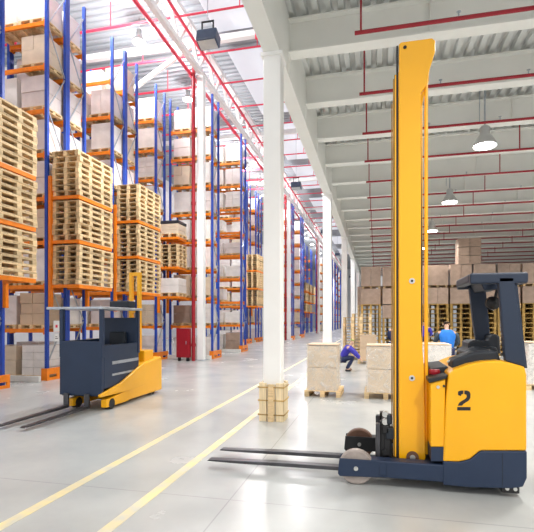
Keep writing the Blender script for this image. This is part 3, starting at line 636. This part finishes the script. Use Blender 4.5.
# tall stacks of empty pallets, middle distance
for si, (x, y, n_) in enumerate(((-1.12, 22.2, 13), (-.62, 20.4, 14))):
    P = PE
    for k in range(n_):
        pallet(P, (x, y, k * .141), 'empty pallet, number %d up in %s free-standing stack by the far columns' % (k + 1, ['left', 'right'][si]), 'empty pallets in the free-standing stacks', 'F%d_%d' % (si, k), parts=False)
# back row: stacks of pallets with brown wrapped loads on top
YB = 24.2
BL = [load_mesh(.96, .96, 1.0, CARTB, 1, c, 30 + c) for c in (1, 2)]
def bl(me, x, z, sz, label, key, m=None):
    if key in SKIP: return
    o = tag(put('brown_load', me, None, (x, YB, z)), label, 'load', 'brown wrapped loads over the pallet stacks')
    o.scale = (1, 1, sz); KEYS[o.name] = key
for si in range(10):
    x = -.28 + 1.06 * si
    for k in range(11):
        if si == 1 and k > 7: continue
        pallet(PB, (x, YB, k * .226), 'old pallet, number %d up in back stack %s from the left' % (k + 1, ORD[si] if si else 'first'), 'old pallets stacked along the back of the low hall', 'B%d_%d' % (si, k))
    z = 11 * .226
    if si == 1:
        bl(BL[0], x, 8 * .226 , .65, 'brown wrapped bundle low in the second back stack', 'Bm%d' % si)
    nm = ORD[si] if si else 'first'
    bl(BL[si % 2], x, z + .01, .78, 'lower brown wrapped load on the %s back pallet stack' % nm, 'Bl%d' % si)
    pallet(PS, (x, YB, z + .80), 'dark pallet between the brown loads of the %s back stack' % nm, 'pallets between the brown loads', 'Bp%d' % si)
    bl(BL[(si + 1) % 2], x, z + .92, .98, 'upper brown wrapped load on the %s back pallet stack' % nm, 'Bu%d' % si)
for si in range(11):  # extra rear stacks and loads, added to darken the gaps behind the back row
    for k in range(11):
        MERGE.add('R%d_%d' % (si, k)); pallet(PB, (-.5 + 1.06 * si, YB + 1.25, k * .226), '', None, 'R%d_%d' % (si, k))
    tag(put('brown_load', BL[si % 2], None, (-.5 + 1.06 * si, YB + 1.25, 2.49)), 'brown load added behind the back stacks for darkness, place %d from left' % (si + 1), 'load', 'added brown loads behind the back stacks')
for k in range(3):
    t = put('brown_load', BL[1], None, (4.35 + .0 * k, YB, 4.39 + .42 * k)); t.scale = (1.05, 1, .40)
    tag(t, '%s carton tier of the tall tower above the back stacks' % ['bottom', 'middle', 'top'][k], 'load', 'tower of cartons above the back stacks')

# ------------------------------------------------------------------ the reach truck
YN, YF = 4.80, 5.90
def poly(pts, Y): return [(p.x, p.z) for p in (at(a, b, Y) for a, b in pts)]
T = thing('reach_truck', 'yellow reach truck with navy cab, tall mast and number 2', 'forklift', (0.5, 5.35, 0))
O = Vector((0.5, 5.35, 0))
def tb(name, mb, m, par=None, **k):
    mb.v = [tuple(Vector(v) - O) for v in mb.v]
    return mb.build(name, m, par or T, **k)
body_pts = [(443, 462), (446, 400), (448.4, 374), (454, 369.5), (468, 364.5), (483, 361.5), (499, 360.5), (513, 363.5), (525, 367), (527, 375), (527, 451), (480.5, 451), (476.6, 454), (470, 459.5), (459.5, 462)]
body = tb('body', MB().prism_y(poly(body_pts, YN), YN, YF), YEL, bevel=.02, seg=3)
sk = [(443, 461), (459.5, 462), (470, 459.5), (476.6, 454), (480.5, 451), (527, 451), (527, 478), (523, 487), (512, 488.5), (470, 487.5), (443, 485)]
tb('skirt', MB().prism_y(poly(sk, YN), YN - .006, YF + .006), NAVY, bevel=.012)
tb('seam', MB().prism_y(poly([(502, 452), (502.5, 452), (502.5, 486), (502, 486)], YN), YN - .008, YN), SEAT)
# front battery panel
pn = tb('battery_panel', MB().prism_y(poly([(430.5, 447), (430.5, 383), (445.5, 379), (444.5, 447)], YN + .02), YN + .02, YF - .02), YEL, bevel=.01)
tb('battery_lid', MB().prism_y(poly([(429, 383), (445.5, 378.5), (448, 375), (428, 378.5)], YN + .02), YN + .0, YF - .0), BLACK, bevel=.005)
tb('battery_foot', MB().prism_y(poly([(431, 461), (431, 447), (444.5, 447), (443.5, 461)], YN + .02), YN + .015, YF - .015), NAVY)
for q in ((438, 387), (444, 386)):
    c_ = at(q[0], q[1], YN + .02); tb('bolt', MB().tube(c_, c_ + Vector((0, -.012, 0)), .016 if q[0] < 440 else .012, 12), HUB if q[0] < 440 else BLACK)
# number 2, stencilled
for pts in ([(458, 395), (458, 391.5), (461, 390.5), (463.3, 390.5), (463.3, 394), (461.5, 394.3), (461, 396)],
            [(464.3, 390.5), (467, 390.5), (469.6, 391.6), (470.5, 394), (470.3, 398), (468.6, 400.6), (463.8, 403.6), (462, 405.6), (457.6, 405.6), (459.6, 402.3), (465.6, 398.6), (466.8, 396.8), (466.5, 394.8), (464.3, 394)],
            [(457.2, 407), (470.6, 407), (470.6, 410.4), (457.2, 410.4)]):
    tb('number_plate', MB().prism_y(poly(pts, YN), YN - .003, YN), BLACK)
# leg arms with wheels
LEGX0 = at(378, 470, YN).x; LEGX1 = at(446, 470, YN).x
for yy, near in ((YN, True), (YF - .16, False)):
    y1 = yy + .16
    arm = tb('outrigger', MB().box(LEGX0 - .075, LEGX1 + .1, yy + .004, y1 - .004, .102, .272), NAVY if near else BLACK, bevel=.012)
    wx = at(356, 470, YN).x
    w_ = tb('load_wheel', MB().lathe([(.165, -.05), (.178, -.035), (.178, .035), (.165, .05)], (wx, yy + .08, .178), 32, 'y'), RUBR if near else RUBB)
    pl = [(wx - .17, .27), (wx + .20, .27), (wx + .28, .255), (wx + .28, .115), (wx + .20, .10), (wx - .165, .085), (wx - .185, .11)]
    for s, e in ((yy, yy + .018), (y1 - .018, y1)):
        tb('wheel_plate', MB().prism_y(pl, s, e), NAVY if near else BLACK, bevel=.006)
    tb('hub_bolt', MB().tube((wx, yy - .015, .178), (wx, y1 + .015, .178), .022, 14), HUB)
    tb('weld_plate', MB().box(wx + .235, wx + .30, yy - .006, yy, .13, .245), NAVY, bevel=.004)
# rear drive foot
fx = at(512, 480, YN).x
tb('drive_wheel', MB().lathe([(.135, -.04), (.145, -.03), (.145, .03), (.135, .04)], (fx - .10, YN + .35, .145), 24, 'y'), BLACK)
tb('stabiliser', MB().box(fx - .09, fx + .07, YN + .01, YN + .14, .045, .13), BLACK, bevel=.01)
for k in (-.04, .03): tb('caster_bolt', MB().tube((fx + k, YN + .0, .09), (fx + k, YN + .012, .09), .018, 12), HUB)
tb('drive_wheel', MB().lathe([(.135, -.04), (.145, -.03), (.145, .03), (.135, .04)], (fx - .10, YF - .3, .145), 24, 'y'), BLACK)
tb('cross_member', MB().box(.12, .85, YN + .16, YF - .16, .10, .22), NAVY, bevel=.01)

# mast: near and far outer rails, inner stages
YM = 5.02
xl = at(399, 300, YM).x; xr = at(421, 300, YM).x; ztop = at(410, 41, YM).z; zb = .16
for yy, s in ((YM, 1), (YF - .22 - .07, -1)):
    pr = [(xl, zb + .10), (xl + .03, zb), (xr + .02, zb), (xr + .045, zb + .12), (xr + .03, 1.2), (xr, 1.6), (xr, ztop - .55), (xr + .055, ztop - .48), (xr + .09, ztop - .30), (xr + .14, ztop - .14), (xr + .14, ztop - .03), (xr + .11, ztop), (xl + .02, ztop), (xl, ztop - .02)]
    tb('mast_rail', MB().prism_y(pr, yy, yy + .07), YEL, bevel=.006)
    tb('lift_cylinder', MB().tube((xr + .055, yy + .045, .3), (xr + .055, yy + .045, ztop - .35), .019, 12), YEL, smooth=False)
    tb('inner_rail', MB().box(xl - .026, xl - .006, yy + .02, yy + .09, .22, ztop - .02), BLACK)
    tb('inner_rail', MB().box(xl - .042, xl - .028, yy + .01, yy + .06, .26, ztop - .33), YEL)
    tb('inner_rail', MB().box(xl - .058, xl - .046, yy + .03, yy + .09, .26, ztop - .36), WOODD)
    for z in (at(411, 281, YM).z, at(410, 378, YM).z):
        ww = tb('bolt', MB().tube((xl + .13, yy - .01, z), (xl + .13, yy + .0, z), .030, 16), HUB)
        tb('bolt_socket', MB().tube((xl + .13, yy - .014, z), (xl + .13, yy - .009, z), .014, 6), BLACK)
    tb('bolt', MB().tube((xl + .06, yy - .008, ztop - .06), (xl + .06, yy, ztop - .06), .018, 10), BLACK)
    zc = at(412, 457, YM).z
    tb('mast_roller', MB().tube((xl + .135, yy - .02, zc + .0), (xl + .135, yy, zc), .062, 20), RUBB)
    tb('roller_hub', MB().tube((xl + .135, yy - .028, zc + .0), (xl + .135, yy - .018, zc), .028, 14), HUB)
for z in (.35, 1.3, 2.6, 3.9, ztop - .12):
    tb('mast_crosstie', MB().box(xr - .06, xr - .02, YM + .07, YF - .29, z - .05, z + .05), YEL)
tb('hose', MB().path([(xr + .02, YM + .3, .5), (xr + .03, YM + .32, 2.4), (xr + .01, YM + .3, ztop - .3)], .014), BLACK)
tb('hose', MB().path([(xr + .02, YM + .36, .5), (xr + .03, YM + .37, 2.4), (xr + .01, YM + .36, ztop - .3)], .014), BLACK)
# carriage and forks
cx0 = at(380, 440, YM + .1).x; cx1 = xl - .09
tb('carriage_plate', MB().box(cx0, cx0 + .045, YM + .02, YM + .12, .14, .62).box(cx0, cx0 + .045, YF - .36, YF - .26, .14, .62), BLACK, bevel=.008)
tb('carriage_bar', MB().box(cx0 + .02, cx0 + .09, YM + .0, YF - .24, .50, .58).box(cx0 + .02, cx0 + .09, YM, YF - .24, .16, .24), BLACK, bevel=.008)
tb('carriage_frame', MB().box(cx0 + .10, cx1 + .02, YM + .06, YM + .12, .20, .55).box(cx0 + .10, cx1 + .02, YF - .36, YF - .30, .20, .55).box(cx1 - .06, cx1 + .0, YM + .02, YF - .26, .26, .60), BLACK, bevel=.006)
tb('valve_block', MB().box(cx0 + .06, cx0 + .14, YM + .0, YM + .1, .44, .56).box(cx0 + .07, cx0 + .12, YM - .01, YM + .08, .60, .70), SEAT, bevel=.01)
for z in (.70, .62, .30): tb('carriage_roller', MB().tube((cx1 - .05, YM - .0, z), (cx1 - .05, YM + .06, z), .032, 14), HUB if z > .6 else BLACK)
for yy in (4.985, 5.42):
    sh = [(-1.90, .088), (-1.88, .098), (-1.1, .125), (cx0, .13), (cx0, .62), (cx0 - .04, .62), (cx0 - .045, .16)]
    xt = -1.88 - (.0 if yy < 5.2 else .0)
    prof = [(xt - .02, .080), (xt, .096), (xt + .8, .118), (cx0 - .05, .125), (cx0 - .045, .60), (cx0, .60), (cx0, .085), (xt + .3, .075)]
    tb('fork', MB().prism_y(prof, yy, yy + .10), FORK, bevel=.003)
# hood contents: seat, console, backrest
tb('console', MB().prism_y(poly([(428, 379), (430, 368), (447, 366), (452, 371), (447, 379)], 5.15), 5.10, YF - .1), SEAT, bevel=.01)
tb('steering_knob', MB().lathe([(.055, 0), (.06, .03), (.05, .05)], (at(434, 369, 5.1).x, 5.08, at(434, 369, 5.1).z - .05), 16, 'z'), RED)
tb('armrest', MB().prism_y(poly([(452, 360), (474, 351.5), (497, 350.5), (501, 361), (480, 363), (452, 371)], 4.95), 4.93, 5.22), SEAT, bevel=.025, seg=3)
tb('seat_cushion', MB().prism_y(poly([(466, 358), (464, 352), (475, 347), (498, 347), (501, 360)], 5.2), 5.22, 5.72), SEAT, bevel=.03, seg=3)
tb('backrest', MB().prism_y(poly([(468, 352), (468.5, 342), (474, 340.5), (489, 341), (490, 336), (494, 333.5), (500, 336), (501, 354)], 5.35), 5.35, 5.75), SEAT, bevel=.02, seg=3)
tb('control_lever', MB().path([at(447, 362, 5.1), at(462, 356, 5.1)], .012), HUB)
# overhead guard
tb('rear_pillar', MB().prism_y(poly([(498, 277), (514, 277), (517, 300), (526.5, 368), (505, 361)], YN + .06), YN + .05, YN + .13), GUARD, bevel=.012)
tb('front_pillar', MB().prism_y(poly([(468.5, 288), (484.5, 284), (487, 310), (490, 343), (476, 347), (472, 320)], YF - .25), YF - .30, YF - .22), GUARD, bevel=.012)
tb('rear_pillar', MB().prism_y(poly([(498, 277), (514, 277), (526, 368), (505, 361)], YF - .15), YF - .2, YF - .12), GUARD, bevel=.012)
zr0 = at(500, 283.5, YN + .06).z; zr1 = at(500, 272.5, YN + .06).z
xr0 = at(470, 278, YN + .06).x; xr1 = at(528.5, 278, YN + .06).x
roof = MB()
roof.box(xr0, xr1, YN + .05, YN + .15, zr0, zr1).box(xr0 + .02, xr1, YF - .22, YF - .12, zr0, zr1)
roof.box(xr1 - .12, xr1, YN + .15, YF - .22, zr0, zr1).box(xr0, xr0 + .10, YN + .15, YF - .22, zr0 + .02, zr1)
tb('guard_roof', roof, GUARD, bevel=.02, seg=3)
for k in range(4):
    xx = xr0 + .15 + k * .10
    tb('guard_slat', MB().box(xx, xx + .035, YN + .15, YF - .22, zr0 + .04, zr1 - .01), GUARD)
tb('guard_stay', MB().path([at(513, 282, YN + .2), at(518, 315, YN + .2), at(523.5, 366, YN + .2)], .014), BLACK)
tb('side_fin', MB().prism_y(poly([(513.5, 283), (517, 284), (527, 368), (524, 368)], YN + .1), YN + .09, YN + .105), GUARD)
tb('light_pod', MB().lathe([(.02, -.06), (.07, -.03), (.075, .03), (.03, .06)], (at(494, 303, 5.3).x, 5.35, at(494, 303, 5.3).z), 16, 'y'), BLACK)
tb('light_bracket', MB().path([at(494, 303, 5.35), at(498, 285, 5.35)], .014), BLACK)
tb('front_fairing', MB().prism_y(poly([(469, 282), (486, 282), (496, 286), (488, 292), (474, 293)], YF - .3), YN + .3, YF - .3), GUARD, bevel=.01)

# ------------------------------------------------------------------ order picker truck (left)
A = thing('order_picker', 'yellow and navy order picker truck driving past the left racks', 'forklift', (-5.35, 9.2, 0), 0)
def ab(name, mb, m, **k): return mb.build(name, m, A, **k)
# local: forks towards -Y
def pry(pts, x0, x1):  # side profile in (y,z) extruded along x
    n_ = len(pts); mb = MB()
    vs = [(x0, a, b) for a, b in pts] + [(x1, a, b) for a, b in pts]
    return mb.add(vs, [tuple(range(n_)), tuple(range(n_, 2 * n_))[::-1]] + [(i, n_ + i, n_ + (i + 1) % n_, (i + 1) % n_) for i in range(n_)])
ab('chassis', pry([(-.75, .06), (-.75, .28), (-.45, .42), (-.15, .75), (.75, .85), (.80, .75), (.80, .06)], -.42, .42), YEL, bevel=.03)
for s in (-1, 1):
    ab('outrigger', pry([(-1.5, .05), (-1.5, .20), (-.7, .28), (-.7, .05)], s * .36 - .06, s * .36 + .06), YEL, bevel=.012)
    ab('load_wheel', MB().tube((s * .36 - .065, -1.32, .10), (s * .36 + .065, -1.32, .10), .10, 18), BLACK)
    ab('drive_wheel', MB().tube((s * .30 - .06, .45, .14), (s * .30 + .06, .45, .14), .14, 18), BLACK)
for s in (-.10, .10):
    ab('mast_rail', MB().box(s - .035, s + .035, .26, .36, .5, 2.78), YEL, bevel=.006)
for z in (1.2, 1.9, 2.74): ab('mast_crosstie', MB().box(-.12, .12, .27, .35, z - .04, z + .04), YEL)
ab('mast_foot', MB().box(-.30, .34, .10, .52, .60, 1.02), YEL, bevel=.02)
ab('side_arm', pry([(-1.72, .28), (-1.72, .33), (-1.0, .46), (-.25, .72), (-.05, .78), (-.05, .30), (-.7, .26)], .385, .44), YEL, bevel=.01)
ab('cab_panel', MB().box(-.52, .38, -1.60, -1.52, .28, 1.30).box(.32, .38, -1.52, -.22, .40, 1.22).box(-.52, -.46, -1.52, -.22, .40, 1.30), NAVY, bevel=.015)
ab('cab_floor', MB().box(-.50, .36, -1.55, -.20, .26, .34), BLACK)
ab('cab_back', MB().box(-.50, .36, -.30, -.22, .30, 1.75), NAVY, bevel=.01)
ab('cab_roof', MB().box(-.80, .42, -1.62, -.12, 1.90, 1.95), STEEL, bevel=.015)
for x in (-.49, .36):
    for y in (-1.56, -.24): ab('cab_post', MB().box(x - .035, x + .035, y - .035, y + .035, 1.0, 1.92), NAVY)
ab('cab_seat', MB().box(-.22, .18, -.65, -.32, .34, .95).box(-.2, .16, -.44, -.32, .95, 1.45), SEAT, bevel=.03)
ab('control_desk', MB().box(-.35, .28, -1.25, -1.05, 1.05, 1.22), SEAT, bevel=.02)
ab('beacon_box', MB().box(-.12, .32, -.55, -.25, 1.96, 2.10), SEAT, bevel=.02)
ab('stripe', MB().box(.38, .388, -1.25, -.25, .62, .66).box(.38, .388, -1.25, -.25, .84, .90), STEEL)
for s in (-.34, .10): ab('fork', pry([(-3.25, .05), (-3.20, .07), (-1.66, .10), (-1.66, .32), (-1.62, .32), (-1.62, .05)], s - .05, s + .05), FORK)

if REST.v: tag(REST.build('stacked_pallets', WOOD), 'remaining far and half hidden pallets in stacks, under loads and in the added rear row', 'pallets', None, 'stuff')
# ------------------------------------------------------------------ people
def skin_mesh(name, joints, edges, radii, m, parent, root=0, sub=1):
    me = bpy.data.meshes.new(name); me.from_pydata([tuple(j) for j in joints], edges, [])
    me.materials.append(m)
    o = bpy.data.objects.new(name, me); COL.objects.link(o); o.parent = parent
    sm = o.modifiers.new('skin', 'SKIN')
    for i, r in enumerate(radii):
        r = r if isinstance(r, tuple) else (r, r)
        me.skin_vertices[0].data[i].radius = r
    me.skin_vertices[0].data[root].use_root = True
    sb = o.modifiers.new('sub', 'SUBSURF'); sb.levels = sub; sb.render_levels = 2
    sm.use_smooth_shade = True
    return o

def person(label, loc, rz, jacket, sleeves, trousers, hairm, pose='stand', cap=False):
    """faces local -Y"""
    p = thing('person', label, 'person', loc, rz)
    if pose == 'crouch':
        pel, ch, nk, hd = (0, .12, .42), (0, -.08, .72), (0, -.20, .88), (0, -.26, .99)
        L = {s: dict(hip=(s * .10, .10, .40), knee=(s * .16, -.28, .46), ank=(s * .14, -.06, .08), toe=(s * .15, -.22, .04),
                     sh=(s * .19, -.12, .80), el=(s * .23, -.34, .60), wr=(s * .14, -.48, .44)) for s in (-1, 1)}
    else:
        lean = -.16 if pose == 'bend' else -.02
        pel, ch, nk, hd = (0, 0, .93), (0, lean * .8, 1.28), (0, lean * 1.3, 1.46), (0, lean * 1.7, 1.585)
        L = {s: dict(hip=(s * .09, 0, .88), knee=(s * .11, -.03, .48), ank=(s * .12, .02, .09), toe=(s * .13, -.14, .035),
                     sh=(s * .18, lean, 1.38), el=(s * .29, lean - .06, 1.12), wr=(s * .20, lean - .26, 1.00)) for s in (-1, 1)}
    J = [pel, ch, nk, hd]; R = [(.13, .10), (.15, .11), .05, (.075, .085)]; E = [(0, 1), (1, 2), (2, 3)]
    def chain(pts, rs, root):
        prev = root
        for q, r in zip(pts, rs):
            J.append(q); R.append(r); E.append((prev, len(J) - 1)); prev = len(J) - 1
        return prev
    for s in (-1, 1):
        l = L[s]
        chain([l['hip'], l['knee'], l['ank'], l['toe']], [.08, .055, .04, .035], 0)
        w = chain([l['sh'], l['el'], l['wr']], [.06, .042, .028], 1)
        wv = Vector(l['wr']); d = (wv - Vector(l['el'])).normalized()
        pm = wv + d * .07
        J.append(tuple(pm)); R.append((.03, .018)); E.append((w, len(J) - 1)); pi = len(J) - 1
        for k, (off, ln) in enumerate(((-.030, .065), (-.010, .078), (.010, .072), (.028, .055))):
            q = pm + Vector((off, 0, 0)) + d * .02; q2 = pm + Vector((off * 1.2, 0, -.015)) + d * ln
            J.append(tuple(q)); R.append(.009); E.append((pi, len(J) - 1)); J.append(tuple(q2)); R.append(.007); E.append((len(J) - 2, len(J) - 1))
        q = wv + d * .04 + Vector((-s * .04, 0, .0)); J.append(tuple(q)); R.append(.010); E.append((w, len(J) - 1))
    skin_mesh('body', J, E, R, SKIN, p)
    # jacket torso + sleeves
    ctr = [pel, ch, nk]
    J = [tuple(Vector(pel) + Vector((0, 0, -.02))), ch, tuple(Vector(ch).lerp(Vector(nk), .75))]; R = [(.165, .13), (.185, .145), (.09, .08)]; E = [(0, 1), (1, 2)]
    for s in (-1, 1): J.append(L[s]['sh']); R.append(.10); E.append((1, len(J) - 1))
    skin_mesh('jacket', J, E, R, jacket, p)
    for s in (-1, 1):
        a, b, c = L[s]['sh'], L[s]['el'], L[s]['wr']
        skin_mesh('sleeve', [a, b, c], [(0, 1), (1, 2)], [.098, .066, .048], sleeves, p)
    J = [tuple(Vector(pel) + Vector((0, 0, -.03)))]; R = [(.145, .12)]; E = []
    for s in (-1, 1):
        pr_ = 0
        for q, r in zip((L[s]['hip'], L[s]['knee'], L[s]['ank']), (.098, .072, .058)):
            J.append(q); R.append(r); E.append((pr_, len(J) - 1)); pr_ = len(J) - 1
    skin_mesh('trousers', J, E, R, trousers, p)
    for s in (-1, 1):
        a, t_ = Vector(L[s]['ank']), Vector(L[s]['toe'])
        skin_mesh('shoe', [a + Vector((0, .05, -.04)), t_ + Vector((0, 0, .01))], [(0, 1)], [(.045, .045), (.045, .035)], BLACK, p)
    h = Vector(hd)
    skin_mesh('cap' if cap else 'hair', [h + Vector((0, .03, .02)), h + Vector((0, .01, .075))], [(0, 1)], [(.088, .09), (.07, .07)], hairm, p)
    MB().tube(h + Vector((0, -.085, -.005)), h + Vector((0, -.108, -.02)), .014, 8, .018).build('nose', SKIN, p)
    for s in (-1, 1):
        MB().tube(h + Vector((s * .03, -.078, .015)), h + Vector((s * .03, -.09, .015)), .009, 8).build('eye', BLACK, p)
        MB().tube(h + Vector((s * .072, .0, -.0)), h + Vector((s * .088, .005, .005)), .02, 8).build('ear', SKIN, p)
    MB().box(h.x - .025, h.x + .025, h.y - .088, h.y - .08, h.z - .05, h.z - .042).build('mouth', RED, p)
    return p
person('person in bright blue jacket with dark sleeves bending, back turned', (1.80, 12.7, 0), PI, JBLUE, JGREY, JNAVY, HAIR, 'bend')
person('person crouching in violet jacket and green cap beside wrapped pallet', tuple(ground(345, 371)), PI / 2, JPURP, JPURP, JNAVY, CAPG, 'crouch', True)
person('person in dark navy workwear half hidden left of the yellow mast', tuple(ground(395, 372)), PI * .8, JNAVY, JNAVY, JNAVY, HAIR, 'stand')
person('person in violet jacket glimpsed just right of the yellow mast', tuple(ground(423.5, 359)), PI * .9, JPURP, JPURP, JNAVY, HAIR, 'bend')

# ------------------------------------------------------------------ light
w = bpy.data.worlds.new('daylight'); sc.world = w; w.use_nodes = True
bg = w.node_tree.nodes['Background']; bg.inputs[0].default_value = (1.0, 0.985, 0.96, 1); bg.inputs[1].default_value = 0.85
def area(name, loc, sx, sy, power, color=(1, 1, 1), rot=(0, 0, 0)):
    l = bpy.data.lights.new(name, 'AREA'); l.shape = 'RECTANGLE'; l.size = sx; l.size_y = sy; l.energy = power; l.color = color
    o = bpy.data.objects.new(name, l); COL.objects.link(o); o.location = loc; o.rotation_euler = rot
    return o
for bx_, y in BELLS:
    l = bpy.data.lights.new('bell_lamp_light', 'SPOT'); l.energy = 880; l.spot_size = 2.6; l.spot_blend = .5; l.shadow_soft_size = .25; l.color = (1, .96, .9)
    o = bpy.data.objects.new('bell_lamp_light', l); COL.objects.link(o); o.location = (bx_, y, 5.95)
for i, y in enumerate((13.2, 29.0, 45.0, 61.0, 77.0, 93.0)):
    l = bpy.data.lights.new('floodlight_light', 'SPOT'); l.energy = 1900; l.spot_size = 2.6; l.spot_blend = .5; l.shadow_soft_size = .3
    o = bpy.data.objects.new('floodlight_light', l); COL.objects.link(o); o.location = (-5.0, y, 9.98)

for i, y in enumerate((2, 10.4, 13.7, 17.0, 22.0, 29.8, 33.1, 37.0, 42.0, 56, 63, 68.5, 78, 90)):  # lamps added to brighten the racks and the far end
    f = thing('added_high_bay_lamp', 'added round high bay lamp over the rack aisles, number %d from the front' % (i + 1), 'lamp', (-9.4, y, 13.0), 0, 'added high bay lamps over the rack aisles')
    MB().lathe([(.28, 0), (.26, .06), (.12, .24), (.10, .5)], n=20).tube((0, 0, .45), (0, 0, .985), .02, 6).build('shade', LAMPM, f, smooth=True)
    MB().lathe([(.25, -.02), (.26, .0)], n=20).build('lens', LENS, f)
    l = bpy.data.lights.new('added_high_bay_light', 'POINT'); l.energy = 380; l.shadow_soft_size = .25; l.color = (1, .98, .96)
    o = bpy.data.objects.new('added_high_bay_light', l); COL.objects.link(o); o.location = (-9.4, y, 12.7)

# ------------------------------------------------------------------ camera
cam = bpy.data.cameras.new('camera'); co = bpy.data.objects.new('camera', cam); COL.objects.link(co)
cam.sensor_width = 36; cam.lens = F / 534 * 36; cam.shift_y = (HY - 266) / 534; cam.clip_end = 300; cam.clip_start = .05
co.location = (0, 0, EYE); co.rotation_euler = (PI / 2, 0, YAW)
sc.camera = co
sc.view_settings.view_transform = 'Standard'; sc.view_settings.look = 'None'; sc.view_settings.gamma = 1
sc.view_settings.use_curve_mapping = False; sc.view_settings.exposure = 0.5
sc.cycles.use_denoising = True
sc.cycles.max_bounces = 8; sc.cycles.diffuse_bounces = 5; sc.cycles.transparent_max_bounces = 12
